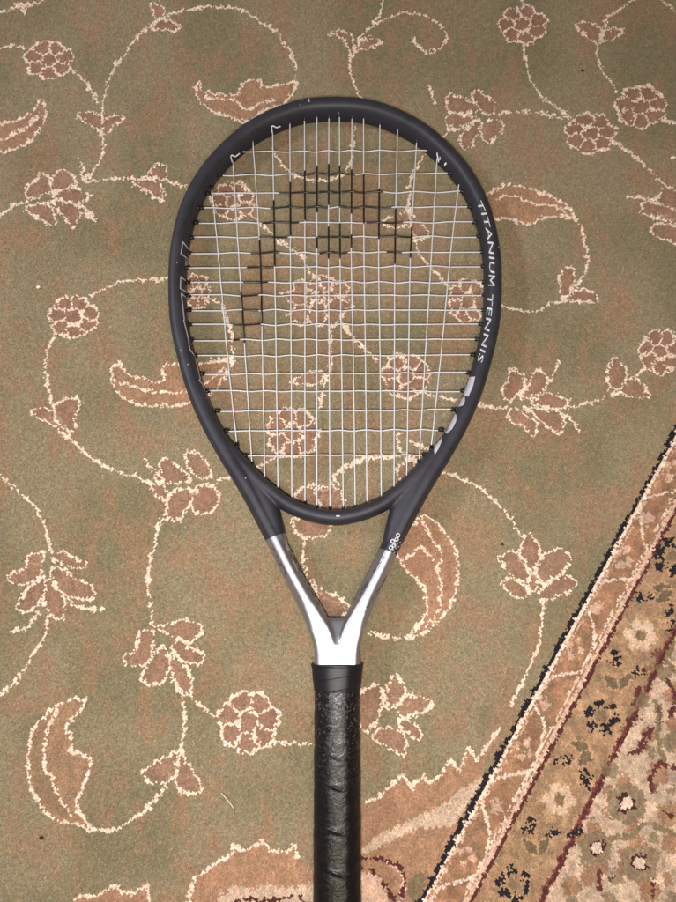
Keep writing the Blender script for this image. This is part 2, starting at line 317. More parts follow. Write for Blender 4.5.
for x, y, r, c_ in [(574,902,6,OLIVE),(566,890,5,BROWN),(590,820,5,OLIVE),(604,812,4,BROWN),(655,790,4,RED*.8),(652,840,5,OLIVE*1.2),(636,838,4,OLIVE*1.2),(620,870,5,BROWN*.8),(612,878,3,RED*.6),(668,880,6,BROWN),(673,900,7,OLIVE),(660,712,5,RED*.8),(672,724,6,BROWN),(657,655,5,RED*.8),(648,668,5,BROWN),(652,752,5,OLIVE),(638,720,4,RED*.7),(672,790,5,OLIVE*1.1),(584,862,4,OLIVE*1.1)]: blob(x, y, r, c_, 1.3)
# -- knots
bd = (at(420,902)-at(676,430)); bang = math.atan2(bd.y, bd.x) - math.pi/2
P_ = .00122
ca, sa = math.cos(bang), math.sin(bang)
ii, jj = np.mgrid[-640:640, -700:1000]
gx = (ii*P_).ravel(); gy = (jj*P_).ravel()
wx = gx*ca - gy*sa; wy = gx*sa + gy*ca
px, py = proj(wx, wy)
keep = (px > -55) & (px < 731) & (py > -45) & (py < 955) & (wy > -.5) & (wy < .9)
wx, wy, px, py = wx[keep], wy[keep], px[keep], py[keep]; n = len(wx)
def jit(s): return RNG.normal(0, s, n)
amp = np.where(stripe, 1.8, 4.2)
wa, wb = vnoise(GW, GH, 7, 41), vnoise(GW, GH, 7, 42)     # tufts lean this way and that: crinkled outlines
q0x = np.clip(((px-X0)*K).astype(int), 0, GW-1); q0y = np.clip(((py-Y0)*K).astype(int), 0, GH-1)
qx = np.clip(((px+jit(.38)+(wa[q0y, q0x]-.5)*amp[q0y, q0x]-X0)*K).astype(int), 0, GW-1); qy = np.clip(((py+jit(.38)+(wb[q0y, q0x]-.5)*amp[q0y, q0x]-Y0)*K).astype(int), 0, GH-1)
col = img[qy, qx]
col = col*np.exp(RNG.normal(0, .12, n))[:, None]*np.exp(RNG.normal(0, .035, (n, 3)))
wx = wx + jit(.00010); wy = wy + jit(.00010)
hts = -.0002 + RNG.normal(0, .00022, n); lx = jit(.00028)+.0001; ly = jit(.00028)-.0002
r_ = P_*.62; zb = -.0016
rot = bang + RNG.normal(0, .35, n)
V = np.empty((n, 5, 3), np.float32)
for k in range(4):
    a = rot + k*math.pi/2 + math.pi/4
    V[:, k, 0] = wx + r_*1.3*np.cos(a); V[:, k, 1] = wy + r_*1.3*np.sin(a); V[:, k, 2] = zb
V[:, 4, 0] = wx+lx; V[:, 4, 1] = wy+ly; V[:, 4, 2] = hts
me = bpy.data.meshes.new('pile'); me.vertices.add(n*5); me.vertices.foreach_set('co', V.ravel())
tri = np.array([[0,1,4],[1,2,4],[2,3,4],[3,0,4]]); idx = (np.arange(n)[:, None, None]*5 + tri[None]).astype(np.int32).ravel()
me.loops.add(len(idx)); me.loops.foreach_set('vertex_index', idx)
me.polygons.add(n*4); me.polygons.foreach_set('loop_start', np.arange(0, n*12, 3, dtype=np.int32))
me.update(calc_edges=True)
at_ = me.attributes.new('wool', 'FLOAT_COLOR', 'POINT')
cc = np.ones((n, 5, 4), np.float32); cc[:, :, :3] = col[:, None, :]; at_.data.foreach_set('color', cc.ravel())
wool, nt, b = material('wool_pile', rough=1.0, spec=.12)
an = node(nt, 'ShaderNodeAttribute', attribute_name='wool'); fz = noise_node(nt, 1900, 2)
rp = ramp(nt, fz.outputs[0], [(.3, (.8,.8,.8)), (.7, (1.18,1.18,1.18))])
mx = node(nt, 'ShaderNodeMix', data_type='RGBA', blend_type='MULTIPLY'); mx.inputs[0].default_value = 1
nt.links.new(an.outputs['Color'], mx.inputs[6]); nt.links.new(rp.outputs[0], mx.inputs[7]); nt.links.new(mx.outputs[2], b.inputs['Base Color'])
b.inputs['Sheen Weight'].default_value = .15; b.inputs['Sheen Roughness'].default_value = .5
basem, nt, b = material('carpet_field', rough=1.0, spec=.1)
nn = noise_node(nt, 22, 5); nz = noise_node(nt, 800, 2)
rr = ramp(nt, nn.outputs[0], [(.42, tuple(GREEN*.9)), (.62, tuple(RUST*.9))]); nt.links.new(rr.outputs[0], b.inputs['Base Color']); bump(nt, b, nz.outputs[0], 1, .001)
cm = mesh('carpet', [(-1.5,-1.2,-.0018),(1.5,-1.2,-.0018),(1.5,1.8,-.0018),(-1.5,1.8,-.0018)], [(0,1,2,3)], False)
carpet = link('carpet', cm, basem); carpet['kind'] = 'structure'; carpet['label'] = 'sage green floral carpet with cream vines and a patterned border'
pile = link('pile', me, wool, carpet); pile['kind'] = 'stuff'

# ------------------------------------------------------------------ THE RACKET
CX = at(335, 300, .013).x
def zc(Y): return .0120 + (.45 - Y)/.75*.0022       # mid-plane: butt a little higher than the tip
def onmid(px, py):
    z = .0135
    for _ in range(3): p = at(px, py, z); z = zc(p.y)
    return p
root = bpy.data.objects.new('tennis_racket', None); C.objects.link(root); root.empty_display_size = .05
RY = at(335, 780).y; root.location = (CX, RY, 0)
root['label'] = 'black and silver tennis racket with white strings lying on the green carpet'; root['category'] = 'tennis racket'
def part(name, verts, faces, mat, smooth=True, parent=None):
    me = mesh(name, [(v[0]-CX, v[1]-RY, v[2]) for v in verts], faces, smooth)
    return link(name, me, mat, parent or root)

left = [(335,109.5),(313,110.5),(295,114),(270,123.5),(245.5,138),(220,161.5),(202,185),(189,211.5),(181.5,240),(178,268),(177.8,300),(180,327),(186.5,357),(197,393),(212,427),(230,459),(249.5,491),(275.5,540),(291.5,573),(307,603),(316.5,624),(323.3,645),(324.5,672)]
Lw = []
for p in left:
    w = onmid(*p); Lw.append((w.x-CX, w.y))
Lw[0] = (0, Lw[0][1])
def lean(Y): t = min(1, max(0, (YL0 - Y)/.09)); return .0019*t*t*(3-2*t)
YL0 = onmid(270, 545).y
full = [(x, y) for x, y in Lw[::-1]] + [(-x, y) for x, y in Lw[1:]]
cl = resample(catmull(full, 14), .0022)
YLEG = onmid(270, 532).y; YLEG2 = onmid(240, 480).y
def rad_super(phi, a, b, e=2.4): return (abs(math.cos(phi)/a)**e + abs(math.sin(phi)/b)**e)**(-1/e)
def rad_facet(phi, a, b, top=.42, side=.25):
    c_, s_ = abs(math.cos(phi)), abs(math.sin(phi)); r = 9
    if s_ > 1e-6: r = min(r, b/s_)
    if c_ > 1e-6: r = min(r, a/c_)
    # slanted facet through (top*a, b) and (a, side*b)
    nx, ny = b*(1-side), a*(1-top); k = nx*top*a + ny*b
    return min(r, k/(nx*c_ + ny*s_))
def sweep(bm, path, fa, fb, fmix, n=36, ftop=lambda i: .42):
    rings = []
    N = len(path)
    for i, p in enumerate(path):
        t = path[min(N-1, i+1)] - path[max(0, i-1)]; t = t/np.linalg.norm(t); nx, ny = t[1], -t[0]
        a, b_, m = fa(p), fb(p), fmix(p); zz = zc(p[1]); ring = []
        for k in range(n):
            ph = 2*math.pi*(k+.5)/n
            r = rad_super(ph, a, b_)*(1-m) + rad_facet(ph, a, b_, ftop(p))*m
            u, w = r*math.cos(ph), r*math.sin(ph)
            ring.append(bm.verts.new((CX + lean(p[1]) + p[0] + nx*u, p[1] + ny*u, zz + w)))
        rings.append(ring)
    for r0, r1 in zip(rings[:-1], rings[1:]):
        for k in range(n): bm.faces.new((r0[k], r0[(k+1) % n], r1[(k+1) % n], r1[k]))
    bm.faces.new(rings[0][::-1]); bm.faces.new(rings[-1])
bm = bmesh.new()
YW0 = onmid(270, 590).y; YW1 = onmid(270, 645).y
def legmix(p): return float(np.clip((YLEG2 - p[1])/.03, 0, 1))
ytop = Lw[0][1]
def fa(p):
    tip = np.clip((p[1] - (ytop-.09))/.09, 0, 1)
    return .0068 + .0006*tip + .0016*float(sm(np.array(-p[1]), -YW0-.012, -YW1))
sweep(bm, cl, fa, lambda p: .0117 - .0012*legmix(p), legmix, 40, lambda p: .42 + .46*float(sm(np.array(-p[1]), -YW0, -YW1)))
br = [(212,424),(222,441),(238,460),(260,483),(277,497),(291,506.5),(312,514.5),(335,518)]
Bw = []
for p in br: w = onmid(*p); Bw.append((w.x-CX, w.y))
Bf = [(x, y) for x, y in Bw] + [(-x, y) for x, y in Bw[-2::-1]]
Bf[len(Bw)-1] = (0, Bf[len(Bw)-1][1])
sweep(bm, resample(catmull(Bf, 12), .0022), lambda p: .0056, lambda p: .0098, lambda p: 0.0, 32)
AP = [(238,458),(244,469),(252,484),(260.5,499),(267.5,513),(273,526),(279.5,545)]; AA = [.0050,.0066,.0086,.0100,.0094,.0079,.0062]
AY = [-onmid(*q).y for q in AP]
for sg in (-1, 1):
    sweep(bm, resample(catmull([(sg*-(onmid(*q).x-CX), onmid(*q).y) for q in AP], 8), .002), lambda p: float(np.interp(-p[1], AY, AA)), lambda p: .0096, lambda p: 0.0, 36)
# shaft: loft from the crotch down under the grip
def loft(bm, secs, n=40, mix=1.0, side=.45):
    rings = []
    for (Y, a, b_, zoff, top) in secs:
        ring = []
        for k in range(n):
            ph = 2*math.pi*(k+.5)/n; r = rad_facet(ph, a, b_, top, side)
            ring.append(bm.verts.new((CX + lean(Y) + r*math.cos(ph), Y, zc(Y) + zoff + r*math.sin(ph))))
        rings.append(ring)
    for r0, r1 in zip(rings[:-1], rings[1:]):
        for k in range(n): bm.faces.new((r0[k], r0[(k+1) % n], r1[(k+1) % n], r1[k]))
    bm.faces.new(rings[0][::-1]); bm.faces.new(rings[-1])
yy = lambda q: onmid(335, q).y
loft(bm, [(yy(700), .0125, .0105, 0, .8), (yy(668), .0150, .0105, 0, .80), (yy(664), .0166, .0106, 0, .82), (yy(652), .0160, .0106, 0, .80), (yy(648), .0130, .0105, 0, .75), (yy(644), .0100, .0102, 0, .8), (yy(636), .0090, .0083, 0, .8), (yy(628), .0090, .0058, 0, .8), (yy(621), .0088, .0034, 0, .8), (yy(618), .0080, .0015, 0, .8)], side=.6)
bmesh.ops.recalc_face_normals(bm, faces=bm.faces)
tmp = bpy.data.meshes.new('tmp'); bm.to_mesh(tmp); bm.free()
to = bpy.data.objects.new('tmp', tmp); C.objects.link(to)
md = to.modifiers.new('r', 'REMESH'); md.mode = 'VOXEL'; md.voxel_size = .0008; md.use_smooth_shade = True
ms = to.modifiers.new('s', 'SMOOTH'); ms.factor = .5; ms.iterations = 7
dg = bpy.context.evaluated_depsgraph_get(); dg.update(); ev = to.evaluated_get(dg)
fm = bpy.data.meshes.new_from_object(ev, depsgraph=dg); fm.name = 'frame'
bpy.data.objects.remove(to); bpy.data.meshes.remove(tmp)
vs = [v.co.copy() for v in fm.vertices]; fs = [tuple(p.vertices) for p in fm.polygons]
BV = BVHTree.FromPolygons(vs, fs)
fm.transform(Matrix.Translation((-CX, -RY, 0)))
fm.polygons.foreach_set('use_smooth', [True]*len(fm.polygons))

# frame paint: charcoal hoop, silver throat below a slanted edge (object space)
fmat, nt, b = material('frame_paint')
tc = node(nt, 'ShaderNodeTexCoord'); sp = node(nt, 'ShaderNodeSeparateXYZ'); nt.links.new(tc.outputs['Object'], sp.inputs[0])
def M_(op, a, b2=None, c2=None):
    m = node(nt, 'ShaderNodeMath', operation=op)
    for i, v in enumerate((a, b2, c2)):
        if v is None: continue
        if isinstance(v, (int, float)): m.inputs[i].default_value = v
        else: nt.links.new(v, m.inputs[i])
    return m.outputs[0]
pa, pb = at(266,540,.02), at(284,533,.02); qa, qb = at(399,555.5,.02), at(381,548.5,.02)
kL = (pb.y-pa.y)/(pb.x-pa.x); cL = (pa.y-RY) - kL*(pa.x-CX)
kR = (qb.y-qa.y)/(qb.x-qa.x); cR = (qa.y-RY) - kR*(qa.x-CX)
isR = M_('GREATER_THAN', sp.outputs[0], 0.0)
edgeL = M_('ADD', M_('MULTIPLY', sp.outputs[0], kL), cL); edgeR = M_('ADD', M_('MULTIPLY', sp.outputs[0], kR), cR)
edge = M_('ADD', M_('MULTIPLY', edgeR, isR), M_('MULTIPLY', edgeL, M_('SUBTRACT', 1.0, isR)))
isdark = M_('MAXIMUM', M_('GREATER_THAN', sp.outputs[1], edge), M_('GREATER_THAN', sp.outputs[1], at(338,531,.02).y-RY))
ns = noise_node(nt, 260, 4, .7); nb = noise_node(nt, 900, 3, .7); ng = noise_node(nt, 60, 3)
dark = ramp(nt, ng.outputs[0], [(.3, lin((41,41,50))), (.7, lin((52,52,63)))])
# silver worn through to dark specks
spk = ramp(nt, ns.outputs[0], [(.30, (.10,.10,.12)), (.36, (.37,.37,.42))])
mixc = node(nt, 'ShaderNodeMix', data_type='RGBA'); nt.links.new(isdark, mixc.inputs[0]); nt.links.new(spk.outputs[0], mixc.inputs[6]); nt.links.new(dark.outputs[0], mixc.inputs[7])
nt.links.new(mixc.outputs[2], b.inputs['Base Color'])
nt.links.new(M_('ADD', M_('MULTIPLY', isdark, -.72), .85), b.inputs['Metallic'])
rg = M_('ADD', M_('MULTIPLY', isdark, .10), M_('ADD', M_('MULTIPLY', ng.outputs[0], .14), .37)); nt.links.new(rg, b.inputs['Roughness'])
bump(nt, b, nb.outputs[0], .25, .0002)
frame = link('frame', fm, fmat, root)

# decals laid on the frame's surface
def onframe(px, py, off=.00012):
    d = ray(px, py).normalized(); h = BV.ray_cast(Vector((0,0,CAM_H)), d)
    if h[0] is None or h[1].z < -.2:
        p = onmid(px, py) + Vector((0,0,.004)); h = BV.find_nearest(p)
    return h[0] + h[1]*off
def decal(name, polys, mat, parent=None):
    """polys: convex-ish polygons in photo measure, subdivided and laid on the surface"""
    bm = bmesh.new()
    for P in polys:
        f = bm.faces.new([bm.verts.new((x, y, 0)) for x, y in P])
    bmesh.ops.triangulate(bm, faces=bm.faces[:])
    for _ in range(3):
        lg = [e for e in bm.edges if e.calc_length() > 2.2]
        if not lg: break
        bmesh.ops.subdivide_edges(bm, edges=lg, cuts=1); bmesh.ops.triangulate(bm, faces=bm.faces[:])
    for v in bm.verts: v.co = onframe(v.co.x, v.co.y)
    for f in bm.faces:
        if f.normal.z < 0: f.normal_flip()
    vsx = [v.co.copy() for v in bm.verts]; bm.verts.index_update(); fsx = [[v.index for v in f.verts] for f in bm.faces]; bm.free()
    return part(name, vsx, fsx, mat, False, parent or frame)
def strip(pts, w):
    P = np.array(pts, float); out = []
    for a, b_ in zip(P[:-1], P[1:]):
        d = b_-a; L_ = np.linalg.norm(d); d = d/L_; q = np.array([-d[1], d[0]])*w/2; e = d*w*.3
        k = max(1, int(L_/2.0))
        for i in range(k):
            s0 = a+(b_-a)*i/k - (e if i == 0 else 0); s1 = a+(b_-a)*(i+1)/k + (e if i == k-1 else 0)
            out.append([tuple(s0-q), tuple(s1-q), tuple(s1+q), tuple(s0+q)])
    return out
white, nt, b = material('white_lettering', lin((225,228,235)), .4)
nn = noise_node(nt, 500, 3); r2 = ramp(nt, nn.outputs[0], [(.3, lin((130,132,140))), (.5, lin((205,208,216)))]); nt.links.new(r2.outputs[0], b.inputs['Base Color'])
greyp, nt, b = material('silver_print', lin((196,196,208)), .4, .1)
blackp, nt, b = material('black_print', lin((58,57,66)), .5)
def text_polys(s, pts, height, stretch_gap=.0, flip=1, gaps=None):
    """letters of s set along the polyline pts, tops pointing to its left (flip=1: to screen right when running down)"""
    P = resample(catmull(pts, 8), .5); d = np.r_[0, np.cumsum(np.linalg.norm(np.diff(P, axis=0), axis=1))]
    cu = bpy.data.curves.new('t', 'FONT'); cu.body = s; cu.size = 1; cu.offset = .004; cu.resolution_u = 2; cu.space_character = 1.05
    to = bpy.data.objects.new('t', cu); C.objects.link(to); dg = bpy.context.evaluated_depsgraph_get(); dg.update()
    tm = bpy.data.meshes.new_from_object(to.evaluated_get(dg)); bpy.data.objects.remove(to); bpy.data.curves.remove(cu)
    vx = np.array([v.co[:] for v in tm.vertices]); x0, x1 = vx[:,0].min(), vx[:,0].max(); y0, y1 = vx[:,1].min(), vx[:,1].max()
    def mp(v):
        h = (v[1]-y0)/(y1-y0); s_ = (v[0]-x0)/(x1-x0)*d[-1] + (h-.5)*1.2
        s1_ = min(max(s_, 1), d[-1]-1); p = np.array([np.interp(s1_, d, P[:,0]), np.interp(s1_, d, P[:,1])]); ex = s_-s1_; s_ = s1_
        q = np.array([np.interp(min(s_+1, d[-1]), d, P[:,0]), np.interp(min(s_+1, d[-1]), d, P[:,1])]) - np.array([np.interp(max(s_-1, 0), d, P[:,0]), np.interp(max(s_-1, 0), d, P[:,1])])
        q = q/np.linalg.norm(q); p = p + q*ex; nrm = np.array([-q[1], q[0]])*(-flip)
        return tuple(p + nrm*(h-.5)*height)
    out = [[mp(vx[i]) for i in p.vertices] for p in tm.polygons]
    bpy.data.meshes.remove(tm); return out
o = decal('lettering', text_polys('TITANIU', [(478.5,201),(484.5,215),(488.8,232),(491.3,251),(492,273)], 5.2) + strip([(489.2,275.6),(494.6,276.4),(490.4,280.3),(494.3,285.2),(488.8,285.2)], 1.25), white); o['label'] = 'white lettering TITANIUM on the right side of the hoop'
o = decal('lettering', text_polys('TENNIS', [(490.5,294),(489.5,310),(487.2,328),(484,345),(479.5,362)], 5.2), white); o['label'] = 'white lettering TENNIS on the right side of the hoop'
Rz = Z(400, 370, 6.76)
o = decal('logo', [Rz(466,48,508,45,492,112,462,180,420,172,438,120), Rz(410,190,440,182,438,215,425,240,395,250,398,215),
                   Rz(350,295,382,302,380,345,352,400,315,432,296,412,326,375,345,330), Rz(268,440,282,480,262,530,235,572,230,545,235,505,262,470)], greyp); o['label'] = 'large silver letters cut off by the inner edge of the hoop'
L1 = Z(160, 220, 8.45); L2 = Z(160, 320, 7.51)
o = decal('outline_print', strip(L1(255,262,192,185,178,285,235,330,232,400), 1.0) + strip(L1(225,520,175,480,172,580,225,610), 1.0) + strip(L1(232,665,180,622,205,845), 1.1) + strip(L1(225,740,235,845), .6)
      + strip(L2(178,0,215,150,222,220,262,270,302,440,296,455,318,480,350,560,430,720,490,820,545,890), 1.0), greyp); o['label'] = 'thin silver outline letters on the left side of the hoop'
K1 = Z(250, 520, 8.45); K2 = Z(340, 520, 8.45)
decal('throat_mark', strip(K1(325,178,300,186,318,250,348,240,340,215), .8) + strip(K1(362,335,400,430), .6), white)
chain = []
for i, (x, y) in enumerate([(490,130),(478,165),(445,180),(455,215),(430,235)]):
    c0 = K2(x, y)[0]; chain += strip([(c0[0]+1.7*math.cos(a), c0[1]+1.9*math.sin(a)) for a in np.linspace(0, 6.283, 9)], .9)
chk = []
for i in range(6):
    for j in range(4):
        if (i+j) % 2 == 0: x, y = 395.5+j*2.0+i*.0-(i*.75), 540+i*2.2+j*.8; chk.append([(x,y),(x+1.2,y+.4),(x+.8,y+1.5),(x-.4,y+1.1)])
o = decal('throat_mark', chain, white); o['label'] = 'white chain pattern on the right throat arm'
decal('checker_print', chk[::1], greyp)
# dark lettering and scuffs on the grey side facets of the throat
rs = random.Random(5); scf = []
def edgept(s, t):  # s=-1 left arm, +1 right arm; t 0..1 along, returns centre and direction in photo measure
    a = np.array((276,541)) if s < 0 else np.array((395,553)); b_ = np.array((312,608)) if s < 0 else np.array((359,608))
    return a+(b_-a)*t, (b_-a)/np.linalg.norm(b_-a)
for s, side, n_, t0, t1 in [(-1,-1,12,.05,.45), (-1,1,20,.2,1), (1,-1,26,.15,.95), (1,1,30,.05,1)]:
    for _ in range(n_):
        c0, d = edgept(s, rs.uniform(t0, t1)); q = np.array([-d[1], d[0]]); q = q if q[0] > 0 else -q
        cc_ = c0 + q*side*rs.uniform(5.6, 8.0); l = rs.uniform(.8, 3.8); w = rs.uniform(.3, .85)
        scf += strip([tuple(cc_-d*l/2), tuple(cc_+d*l/2 + q*rs.uniform(-.3,.3))], w)
decal('dark_print', scf, blackp)['kind'] = 'stuff'
chips = [(309,100.5,1.2,3.2),(338.5,113,1.1,1.1),(245.5,478,1.1,1.3),(188,364.5,1,1),(213,401,1,1),(212,417,.7,.7),(498.5,247,.8,1.4),(177,263,.8,.8),(338,516,4,1.3),(175,251,.6,.6),(181,350,.5,.8),(222,440,.7,.6),(206,398,.5,.6),(199,380,.5,.5),(300,105,.6,.6)]
for x, y, w, h in chips: decal('paint_chip', [[(x-w/2,y-h/2),(x+w/2,y-h/2.4),(x+w/2.4,y+h/2),(x-w/2.2,y+h/2.3)]], greyp)

# strings
stringm, nt, b = material('string_nylon', lin((235,235,238)), .28, .0, .6)
an = node(nt, 'ShaderNodeAttribute', attribute_name='ink'); mx = node(nt, 'ShaderNodeMix', data_type='RGBA')
nt.links.new(an.outputs['Fac'], mx.inputs[0]); mx.inputs[6].default_value = (*lin((208,210,216)), 1); mx.inputs[7].default_value = (*lin((26,22,22)), 1); nt.links.new(mx.outputs[2], b.inputs['Base Color'])
ZS = 0.0
mt = [212,233,253,272.7,290,304.5,317,329,339.5,352,363.6,380,397.6,416.7,437,459]
mty = [188.5,161,141,131,123,119,117,116.5,116.5,117,118,123,129,141,158,183]
mm_ = [218,238.5,260,274.5,290.5,305,317,328.5,340,351.3,364,378.7,395,410.7,431.7,451]
mb = [237,252,265,278,292,305,317,330,343.3,355.3,367,381.4,394,406.7,419,431]
mby = [445,465,480,490.4,499.7,504,507.7,509.6,509.6,508,504,499.4,490,479,462,448]
cly = [151.8,175.2,193.3,208,222.6,237.8,253.5,267.8,282.5,295.8,310.4,324.8,340,356,374,391.4,411,431,455.8]
cry = [150.7,173.3,191.7,207,222.6,236.4,252,266.5,282.2,295,310,324.3,339.5,355,373,391,410,430,455]
clx = [241,221,209,202.6,197,192.5,189.3,188,188.8,189.3,190,190.6,192,196,203,208.5,218.5,228,246]
crx = [429,449,461.5,469,474,478,481,482.5,483.5,483.5,482,480,476.5,472,467.5,462,452,440,424]
def onz(px, py):
    p = onmid(px, py); return np.array([p.x, p.y, zc(p.y)])
crossY = [ (onz(clx[j], cly[j])[1] + onz(crx[j], cry[j])[1])/2 for j in range(19)]
def mainpath(i):
    return [onz(mt[i], mty[i]-6), onz(mt[i], mty[i]), onz(mm_[i], 250), onz(mm_[i]+(mb[i]-mm_[i])*.5, 355), onz(mb[i], mby[i]), onz(mb[i], mby[i]+5)]
mainP = [resample(catmull(mainpath(i), 6), .0012) for i in range(16)]
mainXat = lambda i, Y: float(np.interp(-Y, -mainP[i][:,1], mainP[i][:,0]))
AMP = .0006; RAD = .00051
def tubemesh(name, P, ink, rad=RAD, n=8):
    P = np.array(P); verts = []; faces = []; iv = []
    for i, p in enumerate(P):
        t = P[min(len(P)-1, i+1)]-P[max(0, i-1)]; t /= np.linalg.norm(t); u = np.cross(t, [0,0,1]); u /= np.linalg.norm(u); w = np.cross(u, t)
        for k in range(n):
            a = 2*math.pi*k/n; verts.append(p + rad*(1+.38*ink[i])*(math.cos(a)*u + math.sin(a)*w)); iv.append(ink[i])
        if i: 
            for k in range(n): a0 = (i-1)*n; faces.append((a0+k, a0+(k+1) % n, a0+n+(k+1) % n, a0+n+k))
    faces.append(tuple(range(n))[::-1]); faces.append(tuple((len(P)-1)*n+k for k in range(n)))
    o = part(name, verts, faces, stringm)
    at2 = o.data.attributes.new('ink', 'FLOAT', 'POINT'); at2.data.foreach_set('value', np.array(iv, np.float32)); return o
INKM = {1:[(292,343.5)], 2:[(240,327)], 3:[(201,266.5)], 4:[(182,237)], 5:[(171,221)], 6:[(166,213),(238,249)], 7:[(164.5,206),(227,259)], 8:[(166,207.6),(224,259)], 9:[(169,214),(235,249)], 10:[(174,224)], 11:[(188,239)], 12:[(208.5,265)], 13:[(227,258.6)]}
INKC = {1:[(297.5,356)], 2:[(279.6,383)], 3:[(270,328),(338,392)], 4:[(262,299),(366,403)], 5:[(258.5,288),(316,351),(379.6,411)], 6:[(251,280.5),(319,348),(386,402)], 7:[(247,274)], 8:[(244,269)], 9:[(242,258.5)], 10:[(242,259)], 11:[(233,261)], 12:[(233,240)]}
rw = random.Random(3)
for i in range(16):
    P = mainP[i].copy(); ink = []
    for q in P:
        ph = np.interp(-q[1], [-y for y in crossY], range(19))
        q[2] += AMP*math.cos(math.pi*(ph + i))
        _, py = proj(q[0], q[1], q[2]); ink.append(1.0 if any(a <= py <= b_ for a, b_ in INKM.get(i, [])) else 0.0)
    o = tubemesh('main_string', P, ink)
for j in range(19):
    a, b_ = onz(clx[j]-5, cly[j]), onz(crx[j]+5, cry[j]); P = resample([a, b_], .0012); ink = []
    xs = [mainXat(i, a[1]) for i in range(16)]; ph0 = rw.uniform(0, 6)
    for q in P:
        ph = np.interp(q[0], xs, range(16)); q[2] -= AMP*math.cos(math.pi*(ph + j)); q[1] += .00032*math.sin(math.pi*ph*.9+ph0) + .0002*math.sin(ph*.7+ph0)
        px_, _ = proj(q[0], q[1], q[2]); ink.append(1.0 if any(a0 <= px_ <= b0 for a0, b0 in INKC.get(j, [])) else 0.0)
    tubemesh('cross_string', P, ink)
# grommets: black nylon barrels where each string meets the inner wall
grm, nt, b = material('grommet_nylon', lin((22,22,26)), .4)
def barrel(p, d, l=.0042, r=.00115):
    d = np.array(d, float); d /= np.linalg.norm(d); u = np.cross(d, [0,0,1]); u /= np.linalg.norm(u); w = np.cross(u, d); V_ = []; F_ = []
    prof = [(-.003, r*1.3), (l*.35, r*1.3), (l*.36, r), (l*.95, r), (l, r*.8)]
    for s_, rr_ in prof:
        for k in range(10): a = 2*math.pi*k/10; V_.append(np.array(p) + d*s_ + rr_*(math.cos(a)*u+math.sin(a)*w))
    for i in range(len(prof)-1):
        for k in range(10): F_.append((i*10+k, i*10+(k+1) % 10, i*10+10+(k+1) % 10, i*10+10+k))
    F_.append(tuple(range(10))[::-1]); F_.append(tuple(40+k for k in range(10)))
    part('grommet', V_, F_, grm, True)
def inner(p0, d):   # walk from inside the hoop outwards to the wall
    h = BV.ray_cast(Vector(p0), Vector(d)); return np.array(h[0]) if h[0] else np.array(p0)
for i in range(16):
    P = mainP[i]
    for q, e, far_, l in [((mt[i], mty[i]), 0, 30, .0016), ((mb[i], mby[i]), -1, -30, .0022)]:
        d = P[far_]-P[e]; barrel(onz(*q), d, l)
for j in range(19):
    barrel(onz(clx[j], cly[j]), (1,0,0), .0016); barrel(onz(crx[j], cry[j]), (-1,0,0), .0016)
# tie-off knots of the string
def knot(pts):
    P = catmull([onz(x, y) + np.array([0,0,.003+dz]) for x, y, dz in pts], 5); P = resample(P, .0007); tubemesh('string_knot', P, [0]*len(P), .0006)
knot([(232.5,163,-.002),(231.8,160.5,.002),(233.5,159.8,.003),(236,160,.0015),(240.5,156.5,.001)])
knot([(272.7,134,-.002),(272.2,131.5,.002),(274,130.8,.003),(277,131.2,.0015),(281,129.5,.001)])
knot([(438.5,163,-.002),(436.3,157.5,.002),(437.5,156.3,.003),(439.3,158.5,.0015),(439,163,.001)])
knot([(444,168.5,0),(444.7,166.3,.002),(445.3,167.6,.001)])

# grip: wrapped, soft octagon; built as a loft with overlapping turns and creases
gripm, nt, b = material('black_overgrip', lin((13,12,15)), .36, 0, .4)
n1_ = noise_node(nt, 420, 2, .6, vscale=(1, 1.3, 1)); n2_ = noise_node(nt, 90, 4, .65, vscale=(1,2.2,1))
ad = node(nt, 'ShaderNodeMath', operation='ADD'); nt.links.new(n1_.outputs[0], ad.inputs[0]); nt.links.new(n2_.outputs[0], ad.inputs[1])
bump(nt, b, ad.outputs[0], .6, .0005); rr = ramp(nt, n1_.outputs[0], [(.35, (.28,)*3), (.65, (.48,)*3)]); nt.links.new(rr.outputs[0], b.inputs['Roughness'])
tcg = node(nt, 'ShaderNodeTexCoord'); sg_ = node(nt, 'ShaderNodeSeparateXYZ'); nt.links.new(tcg.outputs['Object'], sg_.inputs[0])
mr = node(nt, 'ShaderNodeMapRange'); mr.inputs[1].default_value = at(338,800,.03).y-RY; mr.inputs[2].default_value = at(338,712,.03).y-RY; nt.links.new(sg_.outputs[1], mr.inputs[0])
nw = noise_node(nt, 520, 3, .7); wr = ramp(nt, nw.outputs[0], [(.56, (0,0,0)), (.62, (1,1,1))])
mu = node(nt, 'ShaderNodeMath', operation='MULTIPLY'); nt.links.new(mr.outputs[0], mu.inputs[0]); nt.links.new(wr.outputs[0], mu.inputs[1])
mg = node(nt, 'ShaderNodeMix', data_type='RGBA'); nt.links.new(mu.outputs[0], mg.inputs[0]); mg.inputs[6].default_value = (*lin((14,13,16)), 1); mg.inputs[7].default_value = (*lin((82,79,82)), 1); nt.links.new(mg.outputs[2], b.inputs['Base Color'])
tapem, nt, b = material('collar_tape', lin((22,21,27)), .46, 0, .38)
n1_ = noise_node(nt, 120, 3, .6, vscale=(.5, 3, 1)); bump(nt, b, n1_.outputs[0], .35, .0005)
